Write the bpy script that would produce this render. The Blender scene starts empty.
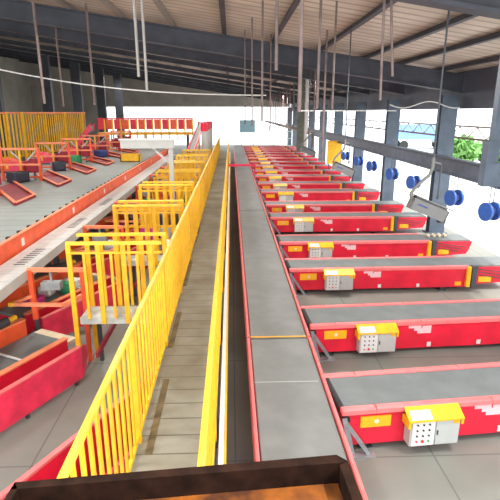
import bpy, math, random
from mathutils import Vector, Matrix
random.seed(7)
sc = bpy.context.scene
col = sc.collection
R = math.radians
FZ = 0.4            # height of the hall floor

# ------------------------------------------------------------ materials
def mat(name, c, rough=0.5, metal=0.0, noise=0.0, nscale=6.0, c2=None, bump=0.0, coat=0.0, spec=0.5):
    m = bpy.data.materials.new(name); m.use_nodes = True
    nt = m.node_tree; b = nt.nodes['Principled BSDF']
    b.inputs['Roughness'].default_value = rough
    b.inputs['Metallic'].default_value = metal
    b.inputs['Coat Weight'].default_value = coat
    b.inputs['Specular IOR Level'].default_value = spec
    if noise > 0 or c2:
        tc = nt.nodes.new('ShaderNodeTexCoord')
        n = nt.nodes.new('ShaderNodeTexNoise'); n.inputs['Scale'].default_value = nscale; n.inputs['Detail'].default_value = 6
        r = nt.nodes.new('ShaderNodeValToRGB')
        lo = tuple(x * (1 - noise) for x in c); hi = c2 if c2 else tuple(min(1, x * (1 + noise)) for x in c)
        r.color_ramp.elements[0].position = .35; r.color_ramp.elements[1].position = .68
        r.color_ramp.elements[0].color = (*lo, 1); r.color_ramp.elements[1].color = (*hi, 1)
        nt.links.new(tc.outputs['Object'], n.inputs['Vector'])
        nt.links.new(n.outputs['Fac'], r.inputs['Fac'])
        nt.links.new(r.outputs['Color'], b.inputs['Base Color'])
        if bump:
            bp = nt.nodes.new('ShaderNodeBump'); bp.inputs['Strength'].default_value = bump
            nt.links.new(n.outputs['Fac'], bp.inputs['Height']); nt.links.new(bp.outputs['Normal'], b.inputs['Normal'])
    else:
        b.inputs['Base Color'].default_value = (*c, 1)
    return m

def grid_mat(name, c, line, sx, sy, w=.02, rough=.6, noise=.12, stain=None, nscale=1.5):
    """surface with thin joint lines every sx / sy metres (0 = none), plus wear"""
    m = bpy.data.materials.new(name); m.use_nodes = True
    nt = m.node_tree; N = nt.nodes; L = nt.links; b = N['Principled BSDF']; b.inputs['Roughness'].default_value = rough
    tc = N.new('ShaderNodeTexCoord'); sep = N.new('ShaderNodeSeparateXYZ'); L.new(tc.outputs['Object'], sep.inputs[0])
    fac = None
    for ax, s in (('X', sx), ('Y', sy)):
        if not s: continue
        d = N.new('ShaderNodeMath'); d.operation = 'DIVIDE'; d.inputs[1].default_value = s; L.new(sep.outputs[ax], d.inputs[0])
        f = N.new('ShaderNodeMath'); f.operation = 'FRACT'; L.new(d.outputs[0], f.inputs[0])
        l = N.new('ShaderNodeMath'); l.operation = 'LESS_THAN'; l.inputs[1].default_value = w / s; L.new(f.outputs[0], l.inputs[0])
        if fac is None: fac = l.outputs[0]
        else:
            mx = N.new('ShaderNodeMath'); mx.operation = 'MAXIMUM'; L.new(fac, mx.inputs[0]); L.new(l.outputs[0], mx.inputs[1]); fac = mx.outputs[0]
    n = N.new('ShaderNodeTexNoise'); n.inputs['Scale'].default_value = nscale; n.inputs['Detail'].default_value = 8
    L.new(tc.outputs['Object'], n.inputs['Vector'])
    r = N.new('ShaderNodeValToRGB'); r.color_ramp.elements[0].position = .3; r.color_ramp.elements[1].position = .65
    r.color_ramp.elements[0].color = (*(stain or tuple(x * (1 - noise) for x in c)), 1); r.color_ramp.elements[1].color = (*c, 1)
    L.new(n.outputs['Fac'], r.inputs['Fac'])
    mix = N.new('ShaderNodeMix'); mix.data_type = 'RGBA'
    L.new(fac, mix.inputs['Factor']); L.new(r.outputs['Color'], mix.inputs['A']); mix.inputs['B'].default_value = (*line, 1)
    L.new(mix.outputs['Result'], b.inputs['Base Color'])
    return m

M = {}
M['red'] = mat('red_paint', (.70, .012, .04), .38, noise=.12, nscale=3)
M['rim'] = mat('red_paint_glare', (.80, .17, .17), .45, noise=.1, nscale=5)  # window glare on the red rail edges, put into the base colour
M['pink'] = mat('pink_red_paint', (.86, .035, .10), .4, noise=.18, nscale=4)
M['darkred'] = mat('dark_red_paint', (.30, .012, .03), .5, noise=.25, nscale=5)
M['orange'] = mat('orange_paint', (.82, .10, .025), .45, noise=.14, nscale=4)
M['orangerim'] = mat('pale_orange_paint', (.90, .27, .13), .5, noise=.1, nscale=5)
M['yellow'] = mat('yellow_paint', (.84, .45, .012), .45, noise=.12, nscale=7)
M['paleyellow'] = mat('handrail_yellow', (.88, .54, .04), .4, noise=.1, nscale=7)
M['label'] = mat('label_orange', (.90, .42, .01), .5)
M['belt'] = mat('grey_rubber_belt', (.20, .205, .20), .55, noise=.12, nscale=2.5)
M['belt2'] = mat('grey_branch_belt', (.15, .165, .165), .55, noise=.12, nscale=3)
M['beltL'] = grid_mat('slatted_grey_bed', (.30, .33, .31), (.16, .18, .17), 0, .45, .03, .5, .15)
M['steel'] = mat('grey_steel', (.32, .34, .35), .4, .4, noise=.2, nscale=8)
M['darksteel'] = mat('dark_steel', (.06, .065, .075), .5, .2, noise=.2, nscale=6)
M['black'] = mat('black_rubber', (.015, .016, .018), .6)
M['panel'] = mat('light_grey_enamel', (.46, .47, .45), .45, noise=.05, nscale=4)
M['white'] = mat('white_enamel', (.68, .68, .66), .5)
M['cream'] = mat('cream_board', (.74, .62, .44), .6, noise=.1, nscale=6)
M['text'] = mat('pale_print', (.78, .50, .52), .6)
M['tray'] = grid_mat('galvanised_tray', (.56, .56, .53), (.36, .36, .35), 0, .35, .02, .5, .15, nscale=5)
M['walk'] = grid_mat('walkway_plate', (.29, .285, .235), (.12, .11, .08), 0, .27, .016, .65, .3, stain=(.165, .14, .09), nscale=1.6)
M['plat'] = mat('platform_plate', (.48, .50, .46), .6, noise=.25, nscale=6)
M['floor'] = grid_mat('concrete_floor', (.245, .25, .22), (.14, .14, .13), 2.4, 2.4, .02, .6, .22, nscale=.9)
M['ground'] = mat('pale_concrete_yard', (.62, .62, .60), .8, noise=.08, nscale=.4)
M['blue'] = mat('blue_grey_steel', (.085, .115, .16), .55, noise=.18, nscale=3)
M['rafter'] = mat('rafter_steel', (.055, .060, .080), .55, noise=.25, nscale=2)
M['fascia'] = mat('fascia_sheet', (.085, .10, .135), .6, noise=.15, nscale=1)
M['roofplate'] = grid_mat('corrugated_roof', (.74, .66, .58), (.42, .35, .30), 0, .42, .10, .6, .2, stain=(.50, .43, .36), nscale=.8)
M['reel'] = mat('blue_plastic', (.03, .12, .45), .4, noise=.12, nscale=8)
M['rod'] = mat('rusty_rod', (.20, .14, .13), .6, noise=.3, nscale=4)
M['galv'] = mat('galvanised_conduit', (.34, .31, .29), .5, .2, noise=.1, nscale=5)
M['camgrey'] = mat('camera_housing', (.14, .14, .14), .45, noise=.05)
M['rim_bin'] = mat('brown_lip', (.017, .007, .004), .9, noise=.5, nscale=14, spec=.1)
M['bin_in'] = mat('brown_inside', (.10, .03, .01), .5, noise=.4, nscale=9, c2=(.30, .085, .008))
M['worn'] = mat('brown_worn_strip', (.15, .11, .05), .8, noise=.3)
M['leaf'] = mat('tree_leaves', (.20, .42, .12), .8, noise=.3, nscale=5)
M['bark'] = mat('tree_bark', (.12, .09, .06), .9, noise=.3)
M['olive'] = mat('olive_paint', (.10, .11, .08), .6, noise=.2)
M['sky_blue'] = mat('light_blue_board', (.45, .75, .90), .5)
M['wallfar'] = grid_mat('white_far_wall', (.80, .80, .78), (.55, .56, .56), 1.5, 0, .05, .7, .06, nscale=.5)
M['wallleft'] = mat('grey_left_wall', (.45, .42, .38), .7, noise=.15, nscale=.6)
M['btn_black'] = mat('black_button', (.02, .02, .02), .4)
M['btn_red'] = mat('red_button', (.6, .02, .02), .35)
M['btn_green'] = mat('green_button', (.02, .3, .08), .35)
for nm, c in (('brown', (.42, .25, .12)), ('bagwhite', (.75, .76, .74)), ('bagblack', (.03, .03, .05)),
              ('green', (.03, .30, .12)), ('magenta', (.55, .03, .22)), ('navy', (.03, .05, .20))):
    M['p_' + nm] = mat('parcel_' + nm, c, .5, noise=.15, nscale=12)

# ------------------------------------------------------------ mesh builder
class MB:
    def __init__(s): s.v = []; s.f = []; s.sm = []
    def add(s, vs, fs, smooth=False):
        o = len(s.v); s.v += [tuple(v) for v in vs]
        for f in fs: s.f.append(tuple(i + o for i in f)); s.sm.append(smooth)
        return s
    def box(s, x0, x1, y0, y1, z0, z1, M4=None, ch=0.0):
        vs = [Vector(p) for p in ((x0,y0,z0),(x1,y0,z0),(x1,y1,z0),(x0,y1,z0),(x0,y0,z1),(x1,y0,z1),(x1,y1,z1),(x0,y1,z1))]
        if ch > 0:                      # chamfer the four vertical-run top edges
            c = min(ch, (x1-x0)/2.1, (y1-y0)/2.1, (z1-z0)/2.1)
            vs = [Vector(p) for p in ((x0,y0,z0),(x1,y0,z0),(x1,y1,z0),(x0,y1,z0),
                  (x0,y0,z1-c),(x1,y0,z1-c),(x1,y1,z1-c),(x0,y1,z1-c),
                  (x0+c,y0+c,z1),(x1-c,y0+c,z1),(x1-c,y1-c,z1),(x0+c,y1-c,z1))]
            fs = [(3,2,1,0),(8,9,10,11)] + [(i,(i+1)%4,(i+1)%4+4,i+4) for i in range(4)] + [(i+4,(i+1)%4+4,(i+1)%4+8,i+8) for i in range(4)]
        else:
            fs = [(3,2,1,0),(4,5,6,7),(0,1,5,4),(1,2,6,5),(2,3,7,6),(3,0,4,7)]
        if M4: vs = [M4 @ v for v in vs]
        return s.add(vs, fs)
    def bar(s, a, b, w, h=None, up=(0,0,1)):
        a = Vector(a); b = Vector(b); h = h or w; d = (b - a); L = d.length; d.normalize()
        u = Vector(up)
        if abs(d.dot(u)) > .98: u = Vector((0,1,0))
        x = d.cross(u).normalized(); y = x.cross(d).normalized()
        vs = [p + x*sx*w/2 + y*sy*h/2 for p in (a, b) for sx, sy in ((-1,-1),(1,-1),(1,1),(-1,1))]
        return s.add(vs, [(0,1,2,3),(7,6,5,4),(0,4,5,1),(1,5,6,2),(2,6,7,3),(3,7,4,0)])
    def cyl(s, a, b, r, n=12, r2=None):
        a = Vector(a); b = Vector(b); d = (b-a).normalized(); r2 = r if r2 is None else r2
        u = Vector((0,0,1)) if abs(d.z) < .9 else Vector((0,1,0))
        x = d.cross(u).normalized(); y = x.cross(d)
        vs = []
        for p, q in ((a, r), (b, r2)):
            for i in range(n):
                t = 2*math.pi*i/n; vs.append(p + x*math.cos(t)*q + y*math.sin(t)*q)
        s.add(vs, [(i,(i+1)%n,(i+1)%n+n,i+n) for i in range(n)], True)
        s.add(vs[:n], [tuple(range(n-1,-1,-1))]); s.add(vs[n:], [tuple(range(n))]); return s
    def tube(s, pts, r, n=8):
        for i in range(len(pts)-1): s.cyl(pts[i], pts[i+1], r, n)
        return s
    def prism(s, poly, y0, y1, M4=None):           # poly in (x,z), extruded along y
        n = len(poly)
        vs = [Vector((x, y0, z)) for x, z in poly] + [Vector((x, y1, z)) for x, z in poly]
        if M4: vs = [M4 @ v for v in vs]
        return s.add(vs, [tuple(range(n)), tuple(range(2*n-1, n-1, -1))] + [((i+1)%n, i, i+n, (i+1)%n+n) for i in range(n)])
    def build(s, name, m, parent=None, loc=None, rz=0):
        me = bpy.data.meshes.new(name); me.from_pydata(s.v, [], s.f); me.update()
        me.polygons.foreach_set('use_smooth', s.sm)
        me.materials.append(m)
        o = bpy.data.objects.new(name, me); col.objects.link(o)
        if parent: o.parent = parent
        if loc: o.location = loc
        o.rotation_euler.z = rz
        return o
def tag(o, label=None, cat=None, group=None, kind=None):
    if label: o['label'] = label
    if cat: o['category'] = cat
    if group: o['group'] = group
    if kind: o['kind'] = kind
    return o
def thing(name, label, cat, loc=(0,0,0), rz=0, group=None):
    o = bpy.data.objects.new(name, None); col.objects.link(o); o.empty_display_size = .2
    o.location = loc; o.rotation_euler.z = rz
    return tag(o, label, cat, group)
KIDS = {}
def kids(o): return [c for c in bpy.data.objects if c.parent is o or c.parent == o]
def copy_tree(o, parent=None):
    c = o.copy(); col.objects.link(c)
    if parent: c.parent = parent
    for ch in kids(o): copy_tree(ch, c)
    return c
def struct(mb, name, m, **k): return tag(mb.build(name, m, **k), kind='structure')
ORD = ['nearest', 'second nearest', 'third nearest', 'fourth nearest', 'fifth nearest', 'sixth nearest', 'seventh nearest', 'eighth nearest',
       'ninth nearest', 'tenth nearest', 'eleventh nearest', 'twelfth nearest', 'thirteenth nearest', 'fourteenth nearest', 'fifteenth nearest',
       'sixteenth nearest', 'seventeenth nearest', 'eighteenth nearest', 'nineteenth nearest', 'twentieth nearest'] + ['%d-th nearest' % k for k in range(21, 40)]

# ------------------------------------------------------------ setting
struct(MB().box(-24, 7.7, 0, 62, .2, FZ), 'floor', M['floor'])
struct(MB().box(7.7, 120, -40, 160, .1, .36), 'ground', M['ground'])
struct(MB().box(-60, 7.7, 62, 160, .1, .36), 'ground_beyond', M['ground'])
def roofz(x): return 5.70 + .148 * (7.1 - x)        # underside of the roof sheet
X0, X1 = -24, 8.6
mb = MB()
mb.add([(X0,1.5,roofz(X0)),(X1,1.5,roofz(X1)),(X1,62,roofz(X1)),(X0,62,roofz(X0)),
        (X0,1.5,roofz(X0)+.06),(X1,1.5,roofz(X1)+.06),(X1,62,roofz(X1)+.06),(X0,62,roofz(X0)+.06)],
       [(0,1,2,3),(7,6,5,4),(0,4,5,1),(1,5,6,2),(2,6,7,3),(3,7,4,0)])
struct(mb, 'ceiling', M['roofplate'])
struct(MB().box(7.45, 7.55, 1.5, 62, 4.5, roofz(7.5)), 'wall_right', M['fascia'])
struct(MB().box(-24.1, -24, 1.5, 62, FZ, roofz(-24)), 'wall_left', M['wallleft'])
struct(MB().prism([(-24,FZ),(-16,FZ),(-16,5.0),(7.3,5.0),(7.3,roofz(7.3)-.02),(-24,roofz(-24)-.02)], 61.8, 61.98), 'wall_back', M['wallleft'])

COLY = [15.9 + 5.4*i for i in range(9)]
mb = MB()                                   # H-section column
mb.box(-.26, .26, -.15, -.12, 0, 4.53).box(-.26, .26, .12, .15, 0, 4.53).box(-.03, .03, -.12, .12, 0, 4.53)
proto = thing('steel_column', '', 'column', (7.0, COLY[0], FZ), 0, 'columns along the dock edge')
mb.build('shaft', M['blue'], proto)
MB().box(-.34, .34, -.24, .24, 0, .03).build('base_plate', M['blue'], proto)
for i, y in enumerate(COLY):
    c = proto if i == 0 else copy_tree(proto)
    c.location = (7.0, y, FZ)
    c['label'] = 'blue-grey steel H column on the open dock side, %s of its row' % ORD[i]
# rafters
RY = [6.2] + COLY
for i, y in enumerate(RY):
    mb = MB(); xs0, xs1 = -23.9, 7.4
    dp = .65 if i < 1 else (.56 if i < 2 else (.42 if i < 3 else .24))
    for (dy, ztop, zbot) in ((.02, 0, -dp+.03), (.13, 0, -.05), (.13, -dp+.05, -dp)):
        a0, a1 = roofz(xs0) - .12, roofz(xs1) - .12
        mb.add([(xs0,y-dy,a0+zbot),(xs1,y-dy,a1+zbot),(xs1,y+dy,a1+zbot),(xs0,y+dy,a0+zbot),
                (xs0,y-dy,a0+ztop),(xs1,y-dy,a1+ztop),(xs1,y+dy,a1+ztop),(xs0,y+dy,a0+ztop)],
               [(3,2,1,0),(4,5,6,7),(0,1,5,4),(1,2,6,5),(2,3,7,6),(3,0,4,7)])
    o = tag(mb.build('roof_beam', M['rafter']), 'dark sloping I-beam rafter under the roof sheets, %s of the row' % ORD[i], 'roof beam', 'sloping roof rafters')
# purlins
px = [-.15, 1.32, 2.83, 4.27, 5.4, 6.7, -1.7, -3.2, -4.7, -6.2, -7.7, -9.2, -10.7, -12.5, -14.3, -16.1]
for i, x in enumerate(sorted(px, reverse=True)):
    z = roofz(x); mb = MB()
    mb.box(x-.035, x+.035, 1.6, 61.5, z-.12, z-.005)
    mb.box(x-.09, x+.03, 1.6, 61.5, z-.125, z-.11)
    tag(mb.build('purlin', M['rafter'] if x > -.5 else M['galv']), '%s steel purlin running lengthwise under the roof, %s to the right eave' % ('dark' if x > -.5 else 'pale', ORD[i]), 'purlin', 'roof purlins')
# girder along the dock edge and its truss
g = thing('edge_girder', 'long blue-grey girder running the length of the dock edge across the columns', 'girder', (6.58, 9, 2.63))
MB().box(-.03, .03, 0, 50, 0, .42).build('web', M['blue'], g)
MB().box(-.10, .10, 0, 50, .42, .46).build('flange', M['blue'], g)
MB().box(-.10, .10, 0, 50, -.04, 0).build('flange', M['blue'], g)
g = thing('cable_truss', 'slim lattice truss carrying cables outside above the dock edge girder', 'truss', (7.6, 9, 3.55))
MB().box(-.04, .04, 0, 50, 0, .06).build('chord', M['rod'], g)
MB().box(-.04, .04, 0, 50, .38, .43).build('chord', M['galv'], g)
mb = MB()
for i in range(83): mb.bar((0, i*.6, .05 if i % 2 else .38), (0, (i+1)*.6, .38 if i % 2 else .05), .025)
mb.build('lattice', M['galv'], g)
g['label'] = 'slim lattice truss running outside the columns above the long girder'
# hanging frame at far right
g = thing('hanging_gantry', 'blue steel hanging post with a foot box at the right picture edge', 'steel frame', (4.70, 8.6, 3.40))
MB().box(-.07, .07, -.08, .08, .1, roofz(4.8)-3.4-.15).build('post', M['blue'], g)
MB().box(-.16, 1.1, -.1, .1, -.30, -.12).build('foot_beam', M['blue'], g)
MB().box(-.16, -.04, -.1, .1, -.12, .5).build('side_plate', M['blue'], g)
MB().box(-.04, .12, -.1, .1, -.12, .12).build('gusset', M['blue'], g)

# ------------------------------------------------------------ main belt line
def main_belt(y0, y1, label, lace=None):
    t = thing('belt_conveyor', label, 'conveyor', (.71, y0, FZ), 0, 'long grey main belt in sections')
    L = y1 - y0 - .03
    MB().box(-.44, .44, 0, L, .565, .6, ch=.01).build('belt', M['belt'], t)
    MB().box(-.46, .46, .02, L-.02, .30, .55).build('frame', M['red'], t)
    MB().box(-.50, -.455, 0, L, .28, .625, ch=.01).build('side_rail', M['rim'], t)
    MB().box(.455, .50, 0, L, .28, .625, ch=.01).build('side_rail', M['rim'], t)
    MB().cyl((-.44, L-.03, .56), (.44, L-.03, .56), .035).build('end_roller', M['steel'], t)
    n = max(2, int(L/3.0)+1)
    for i in range(n):
        yy = .2 + (L-.4)*i/(n-1)
        for s in (-.44, .44): MB().box(s-.03, s+.03, yy-.03, yy+.03, 0, .3).build('leg', M['darksteel'], t)
    if lace: MB().box(-.44, .40, lace-y0-.006, lace-y0+.006, .6, .603).build('belt_lacing', M['panel'], t)
    return t
main_belt(2.9, 6.82, 'section of long grey main belt nearest the camera, with a faint pale lacing', 5.55)
MB_seam = main_belt(6.85, 17.0, 'main belt section just beyond the yellow cross strip')
MB().box(-.44, .44, -.005, .03, .6, .604).build('cross_strip', M['label'], MB_seam)
main_belt(17.03, 30.0, 'third section of the long grey main belt, mid-distance')
main_belt(30.03, 52.0, 'farthest section of the long grey main belt')
g = thing('cross_bar', 'red bar crossing over the far part of the main belt', 'steel bar', (.5, 27.5, FZ))
MB().bar((-.75, 0, 1.1), (.85, 0, 1.1), .12).build('bar', M['pink'], g)
for s in (-.72, .82): MB().bar((s, 0, 0), (s, 0, 1.1), .08).build('post', M['pink'], g)

# ------------------------------------------------------------ telescopic branch conveyors
BW = .86
def branch(detail=True):
    t = thing('telescopic_conveyor', '', 'conveyor', (0,0,0), 0, 'red branch conveyors beside the main belt')
    MB().box(.04, 4.15, .035, BW-.035, .10, .555).build('body', M['red'], t)
    # lower boom that carries the nose
    MB().prism([(4.15,.13),(5.22,.20),(5.28,.30),(5.36,.555),(4.15,.555)], .07, BW-.07).build('boom', M['red'], t)
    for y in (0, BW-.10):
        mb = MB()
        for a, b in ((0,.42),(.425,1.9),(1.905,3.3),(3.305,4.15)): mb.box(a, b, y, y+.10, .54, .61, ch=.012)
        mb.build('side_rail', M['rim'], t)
    MB().box(.02, 5.32, .11, BW-.11, .555, .60, ch=.012).build('belt', M['belt2'], t)
    MB().cyl((.03,.11,.555),(.03,BW-.11,.555),.05).build('end_roller', M['black'], t)
    mb = MB()
    for i in range(3): mb.bar((4.35+i*.05, .062, .52-i*.075), (5.22-i*.12, .062, .40-i*.06), .02, .015)
    mb.build('boom_stripe', M['darksteel'], t)
    MB().box(4.42, 4.72, .055, .07, .20, .33).build('label_plate', M['label'], t)
    MB().box(3.85, 4.0, .022, .036, .14, .23).build('label_plate', M['label'], t)
    mp = MB().box(4.20, 4.32, -.05, .06, .10, .62).build('guide_post', M['darksteel'], t)
    mp2 = MB().box(4.09, 4.18, -.04, .035, .12, .60).build('guard_strip', M['yellow'], t)
    lp = MB().box(.24, .62, .022, .036, .34, .49).build('label_plate', M['label'], t); lp['label'] = 'orange label plate with a faint round emblem'
    if detail: MB().cyl((.44,.021,.415),(.44,.023,.415),.03,12).build('emblem', M['cream'], lp)
    tx = MB()
    for a, b, c, d in ((1.70,1.92,.47,.52),(1.80,2.10,.42,.47),(1.94,2.10,.47,.51),(1.86,2.10,.37,.42)): tx.box(a, b, .030, .036, c, d)
    tx.build('print', M['text'], t)
    for x in (2.05, 2.95): MB().box(x, x+.07, .026, .036, .12, .20).build('sticker', M['white'], t)
    # legs
    for x in (.35, 3.6):
        for y in (.14, BW-.14):
            mb = MB().box(x-.04, x+.04, y-.03, y+.03, .02, .10).box(x-.09, x+.09, y-.06, y+.06, 0, .02)
            mb.build('leg', M['darksteel'], t)
    mb = MB().bar((.02,-.02,.52),(.14,-.03,.02),.06,.02,(0,1,0)).bar((.05,-.03,.45),(.34,-.05,.02),.05,.02,(0,1,0)).box(.08,.42,-.10,.02,0,.015)
    mb.build('strut', M['steel'], t)
    MB().cyl((.05,-.02,.49),(.05,.04,.49),.045,12).build('bearing', M['black'], t)
    # control box
    cb = MB().box(.80, 1.42, -.13, .02, .14, .50).build('control_box', M['panel'], t)
    cb['label'] = 'grey control box under a yellow canopy'
    cn = MB(); a = Matrix.Rotation(0, 4, 'Z')
    vs = [(.76,-.17,.49),(1.45,-.17,.49),(1.45,.02,.59),(.76,.02,.59),(.76,-.17,.51),(1.45,-.17,.51),(1.45,.02,.61),(.76,.02,.61)]
    cn.add(vs, [(3,2,1,0),(4,5,6,7),(0,1,5,4),(1,2,6,5),(2,3,7,6),(3,0,4,7)])
    cn.box(1.42,1.45,-.16,.02,.42,.5).box(.76,.79,-.16,.02,.40,.5)
    cn.build('canopy', M['yellow'], cb)
    pn = MB().box(.82, 1.10, -.145, -.128, .15, .485).build('button_panel', M['white'], cb)
    dr = MB().box(1.12, 1.41, -.145, -.128, .15, .485).build('box_door', M['panel'], cb)
    if detail:
        MB().add([(.80,-.16,.517),(1.06,-.16,.517),(1.06,-.05,.575),(.80,-.05,.575),(.80,-.16,.520),(1.06,-.16,.520),(1.06,-.05,.578),(.80,-.05,.578)],[(3,2,1,0),(4,5,6,7),(0,1,5,4),(1,2,6,5),(2,3,7,6),(3,0,4,7)]).build('paper', M['white'], cb)
        MB().box(1.13,1.145,-.155,-.144,.29,.35).build('handle', M['darksteel'], cb)
        MB().box(1.33,1.40,-.150,-.144,.43,.475).build('sticker', M['label'], cb)
        for i in range(3):
            for j in range(4):
                x = .88 + i*.075; z = .44 - j*.075
                m = M['btn_red'] if (j == 3 and i < 2) else (M['btn_green'] if (i, j) == (2, 3) else M['btn_black'])
                r = .018 if (i, j) == (1, 3) else .011
                MB().cyl((x,-.16,z),(x,-.144,z),r,10).build('button', m, cb)
    return t
P1 = branch(True)
kids_of = None
CY = [4.87, 7.22, 10.18, 12.5, 15.68, 17.95, 21.05, 23.6, 26.4, 28.9, 31.7, 34.2, 37.0, 39.6, 42.3, 45.0, 47.6, 50.2]
ROT = [5.0, 3.4, 1.0, .3]
P2 = None
for i, y in enumerate(CY):
    if i == 0: c = P1
    elif i < 6: c = copy_tree(P1)
    elif i == 6: P2 = c = branch(False)
    else: c = copy_tree(P2)
    c.location = (1.28, y, FZ); c.rotation_euler.z = R(ROT[i]) if i < len(ROT) else 0
    c['label'] = 'red branch conveyor with yellow-capped control box, %s of its row to the camera' % ORD[i]

# ------------------------------------------------------------ walkway with yellow railings
wy0, wy1 = 1.9, 40
w = thing('steel_walkway', 'long raised walkway of worn grey-brown plates between two yellow railings', 'walkway', (-.58, wy0, FZ))
MB().box(-.37, .40, 0, wy1-wy0, .90, .94).build('deck', M['walk'], w)
for s in (-.37, .35): MB().box(s, s+.05, 0, wy1-wy0, .74, .90).build('beam', M['darksteel'], w)
for i in range(14):
    for s in (-.33, .36): MB().box(s-.03, s+.03, .3+i*2.85, .36+i*2.85, 0, .74).build('leg', M['darksteel'], w)
for (yy, x, l) in ((1.9,-.22,1.3),(4.0,-.27,1.2),(6.4,-.3,1.5),(9.5,-.33,1.6)): MB().box(x-.035, x+.035, yy, yy+l, .94, .946).build('worn_strip', M['worn'], w)

def railing(label, n=15, L=2.0, top=1.21, group='', thick=.024):
    t = thing('railing_panel', label, 'railing', (0,0,0), 0, group)
    MB().box(-.022, .022, .0, L, top-.045, top, ch=.01).build('handrail', M['paleyellow'], t)
    MB().box(-.015, .015, .0, L, .05, .09).build('bottom_rail', M['yellow'], t)
    for y in (.03,): MB().box(-.027, .027, y-.027, y+.027, 0, top-.04).build('post', M['yellow'], t)
    for i in range(n):
        y = .03 + (L)*(i+1)/(n+1)
        MB().box(-.010, .010, y-thick/2, y+thick/2, .09, top-.045).build('baluster', M['yellow'], t)
    return t
PL = railing('', 11, 2.0, 1.21, 'yellow railing panels left of the walkway', thick=.045)
n = 19
for i in range(n):
    c = PL if i == 0 else copy_tree(PL)
    c.location = (-.92, 1.95 + 2*i, 1.34)
    c['label'] = 'yellow barred railing panel on the walkway left side, %s to the camera' % ORD[i]
PR = railing('', 7, 2.0, 1.06, 'yellow railing panels right of the walkway')
for i in range(n):
    c = PR if i == 0 else copy_tree(PR)
    c.location = (-.20, 1.95 + 2*i, 1.34)
    c['label'] = 'yellow railing panel on the belt side of the walkway, %s to the camera' % ORD[i]
tr = thing('cable_duct', 'narrow white and yellow cable duct running along the belt side of the walkway', 'cable duct', (-.13, 1.95, FZ))
MB().box(-.02, .03, 0, 37, .82, .96).build('duct', M['white'], tr)
MB().box(.032, .05, 0, 37, .80, .95).build('lip', M['yellow'], tr)
for i in range(10): MB().box(0, .03, .5+3.9*i, .54+3.9*i, 0, .82).build('leg', M['darksteel'], tr)

# crossing platforms
def crossover():
    t = thing('crossing_platform', '', 'platform', (0,0,0), 0, 'crossing platforms left of the walkway')
    MB().box(-2.36, -1.04, 0, .46, .88, .94).build('deck', M['plat'], t)
    MB().box(-2.36, -1.04, -.012, 0, .84, .96).build('edge_plate', M['plat'], t)
    for y, z0, posts in ((-.03, .86, (-2.42, -1.99, -1.62, -1.22)), (.49, .86, (-2.3, -1.85, -1.45, -1.08))):
        rr = MB().box(-2.45, -1.05, y-.025, y+.025, 2.12, 2.17, ch=.01).build('railing', M['paleyellow'], t)
        MB().box(-2.45, -1.05, y-.015, y+.015, 1.98, 2.01).build('mid_rail', M['yellow'], rr)
        for k, x in enumerate(posts):
            zz = 0 if k == 0 else z0
            MB().box(x-.035, x+.035, y-.02, y+.02, zz, 2.12).build('post', M['yellow'], rr)
            if k < 3:
                xm = (x + posts[k+1])/2
                MB().box(xm-.02, xm+.02, y-.012, y+.012, .94, 1.98).build('baluster', M['yellow'], rr)
    for x in (-2.2, -1.1):
        MB().box(x-.03, x+.03, .36, .42, 0, .88).build('leg', M['darksteel'], t)
    return t
CP = crossover()
NP = 7
for i in range(NP):
    c = CP if i == 0 else copy_tree(CP)
    c.location = (0, 6.93 + 2.93*i, FZ)
    c['label'] = 'grey crossing platform with yellow railings left of the walkway, %s to the camera' % ORD[i]

# ------------------------------------------------------------ diagonal feeder conveyors
def diagonal():
    t = thing('feeder_conveyor', '', 'conveyor', (0,0,0), 0, 'red diagonal feeder conveyors left of the walkway')
    L = 2.1     # local x = along the belt toward the walkway (0 = discharge end), y = to the left
    MB().box(-L, .15, .50, 1.20, .50, .555, ch=.01).build('belt', M['belt2'], t)
    MB().box(-L, .10, .47, 1.24, .26, .49).build('frame', M['red'], t)
    MB().box(-L, .12, .43, .49, .26, .60).build('side_rail', M['red'], t)
    MB().box(-L, .12, .41, .50, .60, .625).build('rail_cap', M['orangerim'], t)
    MB().box(-L, .05, 1.22, 1.28, .24, .80, ch=.012).build('side_rail', M['orange'], t)
    MB().box(-L, .05, 1.205, 1.30, .80, .825).build('rail_cap', M['orangerim'], t)
    gp = MB().box(-L, .0, .04, .08, .10, .60).build('guard_panel', M['pink'], t)
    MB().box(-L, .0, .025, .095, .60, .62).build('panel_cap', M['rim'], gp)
    MB().prism([(0,.12),(.14,.16),(.28,.34),(.24,.52),(0,.60)], -.02, .02, M4=Matrix.Translation((0,.06,0)) @ Matrix.Rotation(R(27), 4, 'Z')).build('end_flap', M['pink'], gp)
    for x in (-L+.2, -1.0, -.1): MB().box(x-.02, x+.02, .08, .12, 0, .3).build('panel_post', M['darksteel'], gp)
    MB().box(.0, .35, .47, 1.24, .47, .52).build('end_board', M['cream'], t)
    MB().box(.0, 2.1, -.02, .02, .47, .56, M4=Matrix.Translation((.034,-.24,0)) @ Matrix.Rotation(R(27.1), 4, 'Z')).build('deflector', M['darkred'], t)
    MB().bar((-.62,.50,.575),(-.62,1.20,.575),.03,.02).build('cross_bar', M['white'], t)
    mo = MB().cyl((-.70,1.24,.90),(-.25,1.24,.90),.07,14).box(-.70,-.48,1.16,1.32,.83,.97).build('motor', M['darksteel'], t)
    MB().cyl((-.25,1.24,.90),(-.10,1.24,.91),.045,12).build('motor_cap', M['yellow'], mo)
    for x in (-L+.3, -.3):
        for y in (.46, 1.25): MB().box(x-.03, x+.03, y-.03, y+.03, 0, .26).build('leg', M['darksteel'], t)
    return t
D = diagonal()
ang = math.atan2(.89, .455)
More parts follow.
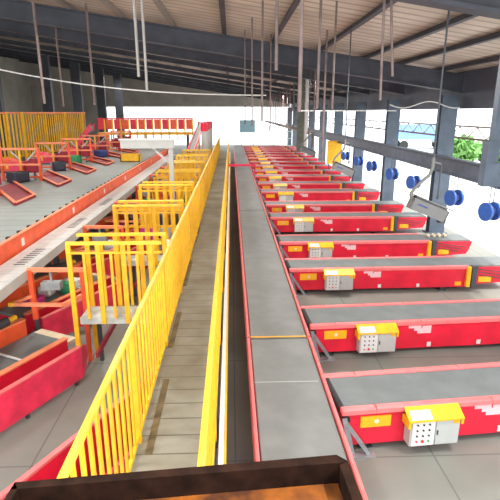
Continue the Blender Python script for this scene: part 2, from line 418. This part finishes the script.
def hoop_frame():
    t = thing('scanner_frame', '', 'frame', (0,0,0), 0, 'orange hoop frames over the feeders')
    MB().bar((-3.2,0,.80),(-3.2,0,1.63),.07).build('post', M['orange'], t)
    MB().bar((-2.42,.06,0),(-2.42,.06,1.6),.06).build('post', M['orange'], t)
    MB().bar((-3.24,0,1.63),(-2.39,.06,1.60),.06,.06).build('top_bar', M['orangerim'], t)
    MB().bar((-3.44,-.28,1.17),(-2.66,-.26,1.14),.05,.05).build('guard_bar', M['orangerim'], t)
    MB().bar((-2.66,-.26,1.14),(-2.45,.06,1.17),.05,.05).build('guard_bar', M['orangerim'], t)
    MB().bar((-3.44,-.28,1.17),(-3.2,.0,1.2),.045,.045).build('guard_bar', M['orangerim'], t)
    MB().bar((-3.46,-.28,1.17),(-3.38,-.28,1.17),.058).build('end_cap', M['yellow'], t)
    MB().box(-3.05,-2.75,-.04,.10,1.30,1.42).build('sensor_head', M['steel'], t)
    MB().bar((-2.9,.03,1.42),(-2.9,.03,1.6),.03).build('bracket', M['steel'], t)
    return t
Hf = hoop_frame()
for i in range(7):
    c = D if i == 0 else copy_tree(D)
    c.location = (-2.26, 6.60 + 2.93*i, FZ); c.rotation_euler.z = ang
    c['label'] = 'red diagonal feeder conveyor left of the walkway, %s to the camera' % ORD[i]
    h = Hf if i == 0 else copy_tree(Hf)
    h.location = (.03, 7.25 + 2.93*i, FZ)
    h['label'] = 'orange hoop frame standing over a diagonal feeder conveyor, %s to the camera' % ORD[i]
# yellow guard frames over the feeders
def guard_frame():
    t = thing('guard_frame', '', 'frame', (0,0,0), 0, 'yellow guard frames between the crossing platforms')
    for x in (-2.75, -1.95, -1.25): MB().box(x-.03, x+.03, -.03, .03, 0, 1.75).build('post', M['yellow'], t)
    for z in (1.75, 1.35, 1.02): MB().box(-2.78, -1.22, -.02, .02, z-.025, z+.025).build('rail', M['yellow'], t)
    for x in (-2.35, -1.6): MB().box(x-.015, x+.015, -.012, .012, 1.04, 1.73).build('baluster', M['yellow'], t)
    MB().box(-2.2, -1.9, -.10, -.03, 1.05, 1.32).build('junction_box', M['p_magenta'], t)
    MB().box(-1.72, -1.5, -.10, -.03, 1.1, 1.32).build('junction_box', M['panel'], t)
    return t
GF = guard_frame()
for i in range(6):
    c = GF if i == 0 else copy_tree(GF)
    c.location = (0, 11.35 + 2.93*i, FZ)
    c['label'] = 'yellow guard frame with magenta box between crossing platforms, %s to the camera' % ORD[i]
# chute under the nearest railing
t = thing('transfer_chute', 'pink-rimmed red chute side slanting under the nearest yellow railing', 'chute', (-1.05, 5.78, FZ), ang)
MB().box(-2.75, 0, 0, .04, 0, .60).build('side_panel', M['red'], t)
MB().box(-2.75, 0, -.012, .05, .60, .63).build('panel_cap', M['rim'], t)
MB().box(-2.4, 0, -.42, -.38, 0, .30).build('inner_panel', M['pink'], t)
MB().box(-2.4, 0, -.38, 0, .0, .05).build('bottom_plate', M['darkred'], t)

# parcels lying on the feeders
def bag(name, x, y, z, w, d, h, m, label, rz=0, cat='parcel'):
    me = bpy.data.meshes.new(name); import bmesh
    bm = bmesh.new(); bmesh.ops.create_cube(bm, size=1)
    bmesh.ops.subdivide_edges(bm, edges=bm.edges, cuts=4, use_grid_fill=True)
    rnd = random.Random(hash((round(x,2), round(y,2))) & 255)
    for v in bm.verts:
        r = 1 - .35*(max(0, abs(v.co.x)*2-.3)**2 + max(0, abs(v.co.y)*2-.3)**2)*.5
        v.co.z = v.co.z * max(.25, r)
        v.co.x += (rnd.random()-.5)*.05; v.co.y += (rnd.random()-.5)*.05; v.co.z += (rnd.random()-.5)*.08
        v.co.x *= w; v.co.y *= d; v.co.z = (v.co.z + .5)*h
        if v.co.z < .2*h: v.co.z = 0 if abs(v.co.x) < w*.4 and abs(v.co.y) < d*.4 else v.co.z
    bm.to_mesh(me); bm.free(); me.polygons.foreach_set('use_smooth', [True]*len(me.polygons)); me.materials.append(m)
    o = bpy.data.objects.new(name, me); col.objects.link(o); o.location = (x, y, z); o.rotation_euler.z = rz
    return tag(o, label, cat)
def on_feeder(k, along, across):
    e = Vector((-2.26, 6.60+2.93*k)); d = Vector((math.cos(ang), math.sin(ang))); nn = Vector((-d.y, d.x))
    return e + d*along + nn*across
bt = FZ + .556
pk = [(1,-.7,.80,.34,.30,.2,'bagwhite','crumpled white poly parcel on the second nearest feeder belt'),
      (1,-1.15,.95,.26,.22,.2,'bagwhite','smaller white parcel behind the crumpled one on the second feeder belt'),
      (1,-.95,.66,.10,.16,.26,'green','small green pack standing among white parcels on the second feeder'),
      (1,-1.6,.8,.3,.28,.14,'magenta','magenta packet lying at the back of the second feeder'),
      (2,-.6,.8,.3,.26,.2,'bagwhite','white parcel on the third nearest feeder belt'),
      (2,-1.1,.85,.3,.3,.2,'brown','brown parcel on the third nearest feeder belt'),
      (3,-.5,.8,.36,.3,.25,'bagblack','black parcel on the fourth nearest feeder belt'),
      (3,-1.1,.85,.3,.3,.18,'magenta','magenta packet on the fourth nearest feeder belt'),
      (4,-.5,.8,.36,.34,.28,'green','green sack on the fifth nearest feeder belt'),
      (4,-1.0,.9,.34,.3,.28,'bagblack','black sack on the fifth nearest feeder belt'),
      (5,-.5,.8,.36,.34,.28,'navy','navy sack on the sixth nearest feeder belt'),
      (6,-.5,.8,.36,.34,.28,'bagwhite','white sack on the seventh nearest feeder belt'),
      (7,-.5,.8,.4,.36,.34,'bagblack','black sack on the eighth nearest feeder belt')]
for k, a, c, w_, d_, h_, m_, lb in pk:
    p = on_feeder(k, a, c); bag('parcel', p.x, p.y, bt, w_, d_, h_, M['p_'+m_], lb, ang+.3*k)
# parcels/crates on the crossing platforms (dark clutter behind the rails)
for k, x, dx, m_, lb in ((2,-1.5,.45,'bagblack','black sack on the third nearest crossing platform'),(2,-2.0,.3,'navy','navy bundle on the third nearest crossing platform'),
                    (3,-1.4,.4,'green','green sack on the fourth nearest crossing platform'),(3,-1.95,.3,'magenta','magenta bundle on the fourth nearest crossing platform'),
                    (4,-1.6,.5,'bagblack','black bundle on the fifth nearest crossing platform'),(5,-1.5,.5,'navy','navy bundle on the sixth nearest crossing platform'),
                    (1,-1.35,.22,'bagwhite','small white bag on the second nearest crossing platform')):
    bag('sack', x, 6.93+2.93*k+.23, 1.34, dx*.8, .34, .4, M['p_'+m_], lb, .2*k, 'sack')

# ------------------------------------------------------------ upper left sorter line
sy0, sy1 = 4.0, 29.5
s = thing('sorter_conveyor', 'long raised sorting conveyor with grey slatted bed and orange side rail at left', 'conveyor', (-3.83, sy0, FZ))
MB().box(-1.28, -.04, 0, sy1-sy0, 1.78, 1.85).build('bed', M['beltL'], s)
MB().box(-.03, .02, 0, sy1-sy0, 1.56, 1.885, ch=.01).build('side_rail', M['orange'], s)
MB().box(-.045, .03, 0, sy1-sy0, 1.885, 1.90).build('rail_cap', M['orangerim'], s)
MB().box(-1.28, -.04, 0, sy1-sy0, 1.55, 1.77).build('frame', M['darksteel'], s)
for i in range(56): MB().box(-.12, -.05, .2+i*.45, .28+i*.45, 1.85, 1.90).build('bracket', M['black'], s)
for i in range(8): MB().box(.02, .024, 1.6+i*2.93, 1.72+i*2.93, 1.66, 1.80).build('sticker', M['white'], s)
for i in range(9):
    for x in (-1.2, -.12): MB().box(x-.05, x+.05, 3.45+(i-1)*2.93, 3.55+(i-1)*2.93, 0, 1.55).build('leg', M['darksteel'], s)
s2 = thing('service_tray', 'pale grey galvanised service tray running below the orange rail', 'tray', (-3.8, 4.0, FZ))
MB().box(.03, .57, 0, 25, 1.56, 1.60).build('plate', M['tray'], s2)
MB().box(.57, .60, 0, 25, 1.48, 1.64).build('lip', M['panel'], s2)
for i in range(24):
    MB().box(.22, .40, 3.6+i*.13+(i//8)*1.6, 3.65+i*.13+(i//8)*1.6, 1.60, 1.602).build('slot', M['darksteel'], s2)
for i in range(9): MB().box(.5, .56, 3.47+(i-1)*2.93, 3.53+(i-1)*2.93, 0, 1.48).build('leg', M['darksteel'], s2)
# feeding deck left of the sorter with red diagonal troughs
dk = thing('sorting_deck', 'grey steel deck left of the sorting conveyor carrying red troughs', 'deck', (-5.13, 4.0, FZ))
MB().box(-3.6, 0, 0, 26, 1.78, 1.84).build('plate', M['beltL'], dk)
for i in range(7):
    for x in (-3.4, -1.8): MB().box(x-.06, x+.06, .6+i*4, .72+i*4, 0, 1.78).build('leg', M['darksteel'], dk)
def trough():
    t = thing('red_trough', '', 'trough', (0,0,0), 0, 'red troughs beside the sorting conveyor')
    # parallelogram in plan: edge on the belt side is along y, runs back to the left
    dx, dy, w_ = -1.75, 2.75, 1.2
    def wall(a, b, name, m):
        a = Vector((*a, .035)); b = Vector((*b, .035)); return MB().bar(a, b, .04, .07).build(name, m, t)
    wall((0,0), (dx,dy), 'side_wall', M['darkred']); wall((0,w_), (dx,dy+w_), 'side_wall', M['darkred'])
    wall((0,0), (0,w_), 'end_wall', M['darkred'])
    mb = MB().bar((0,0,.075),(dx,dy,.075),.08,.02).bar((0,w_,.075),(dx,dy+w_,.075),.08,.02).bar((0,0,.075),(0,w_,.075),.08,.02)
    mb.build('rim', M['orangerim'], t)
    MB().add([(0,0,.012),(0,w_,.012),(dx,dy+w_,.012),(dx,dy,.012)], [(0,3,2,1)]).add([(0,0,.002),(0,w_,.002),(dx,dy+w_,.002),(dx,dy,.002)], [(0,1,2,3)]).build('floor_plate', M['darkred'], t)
    return t
T = trough()
def gate():
    t = thing('orange_gate', '', 'frame', (0,0,0), 0, 'orange rectangular frames over the troughs')
    w_ = 1.2
    for x in (0, w_): MB().bar((x,0,0),(x,0,1.02),.07).build('post', M['orange'], t)
    MB().bar((-.03,0,1.02),(w_+.03,0,1.02),.07).build('top_bar', M['orangerim'], t)
    MB().bar((-.1,-.25,.55),(w_+.12,-.25,.55),.06).build('guard_bar', M['orangerim'], t)
    for x in (0, w_): MB().bar((x,-.25,.55),(x,0,.55),.05).build('stay', M['orangerim'], t)
    MB().bar((0,0,.12),(w_,0,.12),.05).build('low_bar', M['orange'], t)
    MB().bar((w_/2,0,.12),(w_/2,0,1.0),.06).build('centre_post', M['yellow'], t)
    MB().box(.15,.65,.10,.4,.3,.6).build('feed_hood', M['pink'], t)
    MB().box(.72,1.12,.10,.4,.25,.7).build('feed_hood', M['darkred'], t)
    MB().bar((.3,.05,.95),(.6,.05,.65),.04).build('brace', M['panel'], t)
    MB().bar((1.1,.05,.95),(.8,.05,.65),.04).build('brace', M['panel'], t)
    for x in (.4, .92): MB().box(x-.03, x+.03, .22, .28, 0, .3).build('hood_leg', M['steel'], t)
    return t
G = gate()
for i in range(7):
    c = T if i == 0 else copy_tree(T)
    c.location = (-5.19, 8.6+2.97*i, FZ+1.84)
    c['label'] = 'red open trough with orange rim on the sorting deck, %s to the camera' % ORD[i]
    c = G if i == 0 else copy_tree(G)
    c.location = (-7.42, 13.0+2.97*i, FZ+1.84)
    c['label'] = 'orange rectangular frame standing at a trough, %s to the camera' % ORD[i]
for k, (x, y, m_, lb) in enumerate(((-7.9,11.4,'magenta','magenta sack beside the nearest orange frame'),(-6.8,15.0,'bagblack','black sack between the first two orange frames'),
        (-6.6,18.2,'bagblack','black sack between the second and third orange frames'),(-6.9,21.0,'green','dark green sack near the third orange frame'),
        (-6.5,24.0,'navy','navy sack near the fourth orange frame'))):
    bag('sack', x, y+.6, FZ+1.84, .5, .45, .35, M['p_'+m_], lb, k, 'sack')
# yellow box near the gantry
yb = thing('yellow_bin', 'small yellow bin on the far end of the sorting conveyor', 'bin', (-4.55, 22.2, FZ+1.85))
MB().box(-.42,.42,-.2,.2,0,.03).build('bottom', M['yellow'], yb)
MB().box(-.42,.42,-.2,-.17,0,.34).box(-.42,.42,.17,.2,0,.34).box(-.42,-.39,-.2,.2,0,.34).box(.39,.42,-.2,.2,0,.34).build('side', M['yellow'], yb)
# tall yellow fence far left
def tall_fence(x0, y0, x1, y1, lab, nb):
    L = math.hypot(x1-x0, y1-y0); t = thing('tall_fence', lab, 'fence', (x0, y0, FZ), math.atan2(y1-y0, x1-x0), 'tall yellow fences at far left')
    MB().box(0, L, -.04, .04, 3.92, 4.0).build('top_rail', M['orangerim'], t)
    MB().box(0, L, -.04, .04, 1.9, 1.98).build('bottom_rail', M['yellow'], t)
    for i in range(int(L/2.0)+1):
        MB().box(i*2.0-.06, i*2.0+.06, -.06, .06, 0, 4.0).build('post', M['yellow'], t)
    for i in range(nb):
        x = L*(i+.5)/nb; MB().box(x-.04, x+.04, -.02, .02, 1.98, 3.92).build('bar', M['yellow'] if i % 3 else M['paleyellow'], t)
tall_fence(-12.5, 18.0, -10.2, 24.5, 'tall yellow barred fence at far left, nearer half', 30)
tall_fence(-10.15, 24.6, -8.95, 31.0, 'tall yellow barred fence at far left, farther half', 30)
t = thing('rising_conveyor', 'pink-sided conveyor rising steeply beyond the yellow bin at left', 'conveyor', (-7.6, 27.0, FZ+1.84))
MB().prism([(-.9,.0),(.1,1.2),(.1,1.45),(-.9,.28)], -.35, .35).build('belt_bed', M['belt'], t)
for y in (-.40, .36): MB().prism([(-.95,.0),(.15,1.25),(.15,1.6),(-.95,.38)], y, y+.04).build('side_panel', M['pink'], t)
for x, h_ in ((-.6,.35),(0,1.05)): MB().box(x-.04, x+.04, -.3, .3, 0, h_).build('leg', M['darksteel'], t)
for k, (x, y, w_, h_, m_, lb) in enumerate(((-8.3,15.2,.6,.45,'pink','pink-red hooded feeder block behind the orange frames, nearest'),(-8.2,18.4,.6,.5,'orange','orange hooded feeder block behind the orange frames, second'),
        (-8.1,21.4,.6,.5,'pink','pink-red hooded feeder block behind the orange frames, third'),(-8.0,24.3,.6,.5,'orange','orange hooded feeder block behind the orange frames, fourth'))):
    q = thing('feeder_block', lb, 'machine', (x, y, FZ+1.84), .1*k, 'hooded blocks behind the orange frames')
    MB().prism([(-w_/2,0),(w_/2,0),(w_/2,h_*.6),(w_*.1,h_),(-w_/2,h_)], -.3, .3).build('hood', M[m_], q)
    MB().box(-w_/2-.02, w_/2+.02, -.32, .32, 0, .06).build('base', M['darksteel'], q)
    MB().box(-.1, .1, -.31, -.30, .15, .32).build('hatch', M['label'], q)
# background: columns at left
for i, (x, y) in enumerate(((-14.2,31),(-12.9,36),(-12.0,40),(-11.2,44),(-10.6,48))):
    o = MB().box(-.35,.35,-.2,.2,0,roofz(x)-FZ-.5).build('inner_column', M['rafter'], loc=(x, y, FZ))
    tag(o, 'dark inner column rising behind the far-left yellow fence, %s of five' % ORD[i], 'column', 'inner columns at left')
# grey gantry
g = thing('grey_gantry', 'pale grey gantry beam on a single post reaching toward the sorting conveyor', 'gantry', (-1.72, 13.95, FZ))
MB().box(-1.38, .10, -.12, .12, 3.02, 3.24).build('beam', M['panel'], g)
MB().box(-1.42, .13, -.15, .15, 3.24, 3.28).build('beam_cap', M['white'], g)
MB().box(-.06, .06, -.06, .06, 0, 3.02).build('post', M['panel'], g)
MB().bar((-.5,0,3.02),(0,0,2.55),.05).build('brace', M['panel'], g)
# elevated red and yellow line beyond the gantry
e = thing('elevated_line', 'elevated cross conveyor line with red panels and yellow frames beyond the gantry', 'conveyor', (-8.4, 31.5, FZ))
MB().box(0, 6.0, 0, 1.0, 2.6, 2.75).build('bed', M['yellow'], e)
for i in range(12):
    pn = MB().box(.05+i*.5, .42+i*.5, -.05, 0, 2.95, 3.55).build('red_panel', M['orange'] if i % 2 else M['red'], e)
    MB().box(.42+i*.5, .50+i*.5, -.06, .02, 2.3, 3.6).build('frame_bar', M['yellow'], e)
MB().box(0, 6.0, -.06, .02, 3.56, 3.64).build('top_rail', M['red'], e)
for x in (.3, 2.9, 5.6): MB().box(x-.08, x+.08, .3, .46, 0, 2.6).build('leg', M['darksteel'], e)
# inclined red conveyor and grey drums panels near walkway end
t = thing('incline_conveyor', 'red-sided inclined conveyor climbing left of the far railing', 'conveyor', (-2.3, 25.6, FZ))
MB().add([(0,0,1.9),(.35,0,1.9),(.55,7,3.3),(.2,7,3.3),(0,0,2.0),(.35,0,2.0),(.55,7,3.4),(.2,7,3.4)],
         [(3,2,1,0),(4,5,6,7),(0,1,5,4),(1,2,6,5),(2,3,7,6),(3,0,4,7)]).build('belt_bed', M['belt'], t)
MB().bar((.0,0,2.0),(.2,7,3.4),.06,.16).build('side_rail', M['pink'], t)
MB().bar((.35,0,2.0),(.55,7,3.4),.06,.16).build('side_rail', M['pink'], t)
for y in (.6, 3.4, 6.4):
    for x in (.05+y*.028, .30+y*.028): MB().box(x-.04, x+.04, y-.04, y+.04, 0, 1.9+y*.19).build('leg', M['yellow'], t)
for i, (x, y) in enumerate(((-2.05,28.2),(-2.02,30.8),(-2.0,33.6))):
    t = thing('upright_drum', 'tall grey upright cylinder with red cap near the far railing end, %s of three' % ORD[i], 'drum', (x+.53, y, FZ), 0, 'grey drums with red caps')
    MB().cyl((0,0,0),(0,0,2.95),.19,18).build('drum', M['panel'], t)
    MB().cyl((0,0,2.95),(0,0,3.4),.21,18).build('cap', M['red'], t)

# ------------------------------------------------------------ hung things
def rod(x, y, z0, z1, r, m, label, x2=None, name='hanging_rod', cat='rod', grp=None):
    o = MB().cyl((0,0,0), ((x2-x) if x2 is not None else 0, 0, z1-z0), r, 8).build(name, m, loc=(x, y, z0))
    return tag(o, label, cat, grp)
# cable tray with its hangers
ct = thing('cable_tray', 'rusty cable tray hung on rows of thin rods above the branch conveyors', 'cable tray', (3.9, 24, 3.35))
MB().box(-.15,.15,0,34,0,.02).box(-.16,-.14,0,34,0,.10).box(.14,.16,0,34,0,.10).build('tray', M['rod'], ct)
for i in range(18):
    for s_ in (-.15, .15):
        yy = .2+i*1.95; MB().cyl((s_,yy,.05),(s_,yy,roofz(3.9+s_)-3.35-.02),.022,6).build('hanger', M['rod'], ct)
for i, (px_, y, z0, r) in enumerate(((277,7.0,5.1,.022),(300,5.9,4.55,.022),(318,7.5,4.6,.02),(262,11,4.35,.022),(252,13,4.2,.02),(322,13,3.2,.028),(333,10,4.6,.02),(245,15,4.2,.02),(270,15,4.0,.02),(313,18,3.3,.028))):
    zc = .961*y - .276*(z0-4.4); x = (px_-231)/480*zc
    rod(x, y, z0-.15, roofz(x)-.02, r, M['rod'], 'thin rusty rod hanging from the roof above the branch conveyors, number %d counted from the right' % 0, grp='roof rods')
rods = sorted([o for o in bpy.data.objects if o.name.startswith('hanging_rod')], key=lambda o: -o.location.x/o.location.y)
for i, o in enumerate(rods): o['label'] = 'thin rusty rod hanging from the roof, %s to the right edge' % ORD[i]
for (x, x2, lb) in ((1.98, 1.92, 'left rod of the slanting rod pair hanging right of centre under the roof'), (2.12, 1.96, 'right, lower rod of the slanting rod pair hanging right of centre under the roof')):
    rod(x, 6.6, 4.85 if x > 2.1 else 4.55, roofz(x)-.02, .018, M['rod'], lb, x2, name='conduit_rod', grp='slanting rod pair')
rod(-1.36, 7.6, 4.9, roofz(-1.4)-.02, .022, M['galv'], 'left tube of two pale conduits hanging at upper left', name='hanging_conduit', cat='conduit')
rod(-1.25, 7.6, 4.7, roofz(-1.3)-.02, .02, M['galv'], 'right tube of two pale conduits hanging at upper left', name='hanging_conduit', cat='conduit')
for k, (px_, y) in enumerate(((50,12.5),(98,15),(68,19))):
    x = (px_-231)/480*.97*y; rod(x, y, 4.6, roofz(x)-.02, .035, M['rod'], 'reddish thin drop rod hanging over the left lines, %s to the camera' % ORD[k], name='drop_rod')
p = thing('white_pipe', 'white vertical pipe beside a dark olive panel hanging mid picture', 'pipe', (3.55, 24.2, 2.3))
MB().cyl((.12,0,0),(.12,0,3.85),.09,12).build('pipe', M['white'], p)
MB().box(-.32,-.0,-.05,.1,.2,3.5).build('panel', M['olive'], p)
# white sagging cable at upper left
cab = MB(); pts = []
for i in range(25):
    u = i/24; x = -8.5 + 9.5*u; y = 14.2; z = 6.0 - 1.15*u - .55*math.sin(math.pi*u)*.6; pts.append((x, y, z))
tag(cab.tube(pts, .02, 6).build('sagging_cable', M['white']), 'thin white cable sagging below the rafters at upper left', 'cable')
# white cable near right column, along the rafter
cab = MB(); pts = [(5.0+ .16*i, 15.6, 4.62 - .10*math.sin(i*.6)) for i in range(15)]
tag(cab.tube(pts, .02, 6).build('loose_cable', M['white']), 'loose white cable looping beside the nearest dock column', 'cable')
MBl = MB().box(2.8, 7.0, 20.9, 20.95, 4.43, 4.47)
tag(MBl.build('white_conduit', M['white']), 'thin white horizontal conduit across the tops of the dock openings', 'conduit')
# security cameras
def cctv(px_, y, z, s_, lb):
    x = 2.78; t = thing('security_camera', lb, 'camera', (x, y, z), R(0), 'grey security cameras on hanging arms')
    body = Matrix.Rotation(R(22), 4, 'Y')
    mb = MB().box(-.27,.25,-.10,.10,-.11,.08, M4=body, ch=.03); mb.build('housing', M['camgrey'], t)
    MB().box(-.27,.32,-.11,.11,.08,.095, M4=body).build('visor', M['camgrey'], t)
    MB().box(.24,.275,-.085,.085,-.085,.055, M4=body).build('lens_face', M['navy'] if 'navy' in M else M['btn_black'], t)
    MB().box(-.20,-.05,-.105,-.10,-.02,.0, M4=body).build('maker_mark', M['p_navy'], t)
    pts = [(-.25,0,.12),(-.27,0,.2),(-.22,0,.28),(-.12,0,.38),(-.03,0,.46),(.0,0,.56),(.0,0,.70)]
    MB().tube(pts, .025, 8).build('arm', M['camgrey'], t)
    MB().cyl((0,0,.70),(0,0,roofz(x)-z-.02),.014,6).build('drop_rod', M['darksteel'], t)
    MB().cyl((.12,0,.16),(.12,0,.62),.012,6).cyl((.12,0,.12),(.12,0,.19),.02,8).build('cable', M['darksteel'], t)
    MB().bar((.12,0,.61),(0,0,.64),.02).build('stay', M['camgrey'], t)
    MB().box(.16,.25,-.05,.05,-.22,-.12).build('lamp', M['darksteel'], t)
cctv(0, 6.6, 3.1, 1, 'large grey bullet security camera hanging on a bent arm, nearest the viewer')
cctv(0, 11.9, 3.05, 1, 'grey security camera hanging on a bent arm, the middle of three')
cctv(0, 17.6, 3.05, 1, 'grey security camera hanging on a bent arm, the farthest of three')
# blue reels
def reel():
    t = thing('blue_reel', '', 'cable reel', (0,0,0), R(15), 'blue reels hanging at the dock edge')
    MB().cyl((-.16,0,0),(-.10,0,0),.24,20).build('flange', M['reel'], t)
    MB().cyl((.10,0,0),(.16,0,0),.24,20).build('flange', M['reel'], t)
    MB().cyl((-.10,0,0),(.10,0,0),.15,16).build('hub', M['p_navy'], t)
    for x in (-.05, .07): MB().cyl((x,0,.1),(x,0,.64),.012,6).build('cord', M['darksteel'], t)
    return t
Rl = reel()
for i, y in enumerate((11.85, 13.9, 17.2, 19.6, 22.6, 25.0, 28.0, 30.8)):
    c = Rl if i == 0 else copy_tree(Rl)
    c.location = (6.6, y, 1.95)
    c['label'] = 'blue two-disc reel hanging on cords from the dock girder, %s of the row' % ORD[i]
yb = thing('yellow_board', 'bright yellow upright board standing at the dock edge in the distance', 'board', (6.35, 30.0, FZ))
MB().box(-.42,.42,-.04,.04,.9,2.3).build('board', M['yellow'], yb)
for x in (-.3,.3): MB().bar((x,0,0),(x,0,.95),.05).build('leg', M['darksteel'], yb)
# small brass items on the fourth conveyor's end
for k in range(4):
    o = MB().cyl((0,0,0),(0,.12,0),.04,10).build('roller_pin', M['cream'], loc=(5.55+.16*k, 12.95, FZ+.645))
    tag(o, 'small pale pin on the fourth branch conveyor nose, %s to the belt' % ORD[k], 'pin', 'roller pins on a conveyor nose')

# ------------------------------------------------------------ near brown bin
b = thing('brown_bin', 'dark brown open-topped bin on posts directly in front of the viewer', 'bin', (-.15, 1.32, 0))
w0, w1, dep = -.53, .51, .9
def quadbox(z0, z1, pts, name, m, par):
    n = len(pts); vs = [(x,y,z0) for x,y in pts] + [(x,y,z1) for x,y in pts]
    return MB().add(vs, [tuple(range(n-1,-1,-1)), tuple(range(n,2*n))] + [(i,(i+1)%n,(i+1)%n+n,i+n) for i in range(n)]).build(name, m, par)
far = quadbox(3.22, 3.3, [(w0,-.095),(w1-.05,-.02),(w1-.02,-.02),(w1+.01,-.01),(w1-.02,.02),(w0,-.065)], 'far_wall', M['rim_bin'], b)
quadbox(3.22, 3.3, [(w1-.02,-.03),(w1+.01,-.01),(w1+.05,-dep),(w1+.015,-dep)], 'side_wall', M['rim_bin'], b)
quadbox(3.22, 3.3, [(w0,-.065),(w0+.02,-.095),(w0-.0,-dep),(w0-.03,-dep)], 'side_wall', M['rim_bin'], b)
quadbox(3.17, 3.22, [(w0,-.065),(w1+.01,-.01),(w1+.05,-dep),(w0-.03,-dep)], 'bottom', M['bin_in'], b)
for x in (w0+.1, w1-.1):
    for y in (-.2, -.8): MB().box(x-.03, x+.03, y-.03, y+.03, FZ, 3.17).build('leg', M['darksteel'], b)

# ------------------------------------------------------------ outside
def tree(x, y, h, r, label):
    t = thing('tree', label, 'tree', (x, y, .36), 0, 'trees beyond the yard')
    MB().cyl((0,0,0),(0,0,h*.55),.2,8,.1).build('trunk', M['bark'], t)
    mb = MB(); rnd = random.Random(int(x*7+y))
    for i in range(420):
        u = rnd.random()*2*math.pi; v = math.acos(2*rnd.random()-1); q = r*(.55+.45*rnd.random())
        c = Vector((math.cos(u)*math.sin(v)*q, math.sin(u)*math.sin(v)*q, h*.62+math.cos(v)*q*.8))
        s_ = .28; a = Vector((rnd.uniform(-1,1),rnd.uniform(-1,1),rnd.uniform(-1,1))).normalized()*s_; b_ = Vector((rnd.uniform(-1,1),rnd.uniform(-1,1),rnd.uniform(-1,1))).normalized()*s_
        mb.add([c-a, c-b_, c+a, c+b_], [(0,1,2,3)])
    mb.build('crown', M['leaf'], t)
tree(17.2, 36, 2.1, 1.3, 'green bush seen through the dock opening right of the nearest column')
tree(20.2, 37, 1.7, 1.2, 'lower green bush to the right of the other one beyond the dock')
v = thing('blue_truck', 'pale blue truck parked far outside beyond the dock openings', 'truck', (21, 55, .36), R(8))
MB().box(-3,2.2,-1.1,1.1,1.1,2.7).build('cargo_body', mat('truck_blue', (.18,.34,.70), .4, noise=.1), v)
MB().box(2.3,4.0,-1.05,1.05,.7,2.2,ch=.15).build('cab', M['white'], v)
for x in (-2,3):
    for y in (-1.05,.85): MB().cyl((x,y,.5),(x,y+.2,.5),.5,16).build('wheel', M['black'], v)
sg = thing('blue_sign_board', 'light blue board standing at the far end beyond the main belt', 'sign board', (1.9, 58, FZ))
MB().box(-.9,.9,-.05,.05,1.7,3.1).build('board', M['sky_blue'], sg)
for x in (-.7,.7): MB().bar((x,0,0),(x,0,1.8),.08).build('leg', M['steel'], sg)
fr = thing('rack_fence', 'pale grey mesh rack standing beyond the farthest branch conveyors', 'rack', (4.4, 57, FZ))
for z in (.2,1.0,1.8,2.4): MB().box(0,4.4,-.04,.04,z,z+.06).build('rail', M['panel'], fr)
for i in range(9): MB().box(i*.54-.03,i*.54+.03,-.04,.04,0,2.5).build('upright', M['panel'], fr)

# ------------------------------------------------------------ light, world, camera
w = bpy.data.worlds.new('sky'); sc.world = w; w.use_nodes = True
bg = w.node_tree.nodes['Background']; bg.inputs[0].default_value = (.93, .97, 1, 1); bg.inputs[1].default_value = 2.4
sun = bpy.data.lights.new('sun', 'SUN'); sun.energy = 5; sun.angle = R(3); sun.color = (1, .96, .9)
so = bpy.data.objects.new('sun', sun); col.objects.link(so)
so.rotation_euler = Vector((-.62, .25, -1.0)).to_track_quat('-Z', 'Y').to_euler()
# added fill lamps, unseen, under the roof to brighten the hall
k = 0
for yy in (3.2, 10.5, 18.5, 26.5, 36, 46):
    for xx in (-9.5, -2.6, 3.4):
        z = roofz(xx) - .75
        la = bpy.data.lights.new('added_fill', 'AREA'); la.shape = 'DISK'; la.size = .9; la.energy = 170; la.color = (1, .97, .92)
        lo = bpy.data.objects.new('added_fill_light', la); col.objects.link(lo); lo.location = (xx, yy, z)

cam = bpy.data.cameras.new('camera'); co = bpy.data.objects.new('camera', cam); col.objects.link(co); sc.camera = co
cam.sensor_width = 36; cam.lens = 36*480/500; cam.clip_start = .05; cam.clip_end = 500
pitch = R(16.04); yaw = math.atan(19/480*math.cos(pitch))
co.location = (0, 0, 4.4); co.rotation_euler = (math.pi/2 - pitch, 0, -yaw)
vs = sc.view_settings; vs.view_transform = 'Standard'; vs.look = 'None'; vs.gamma = 1; vs.use_curve_mapping = False; vs.exposure = .25
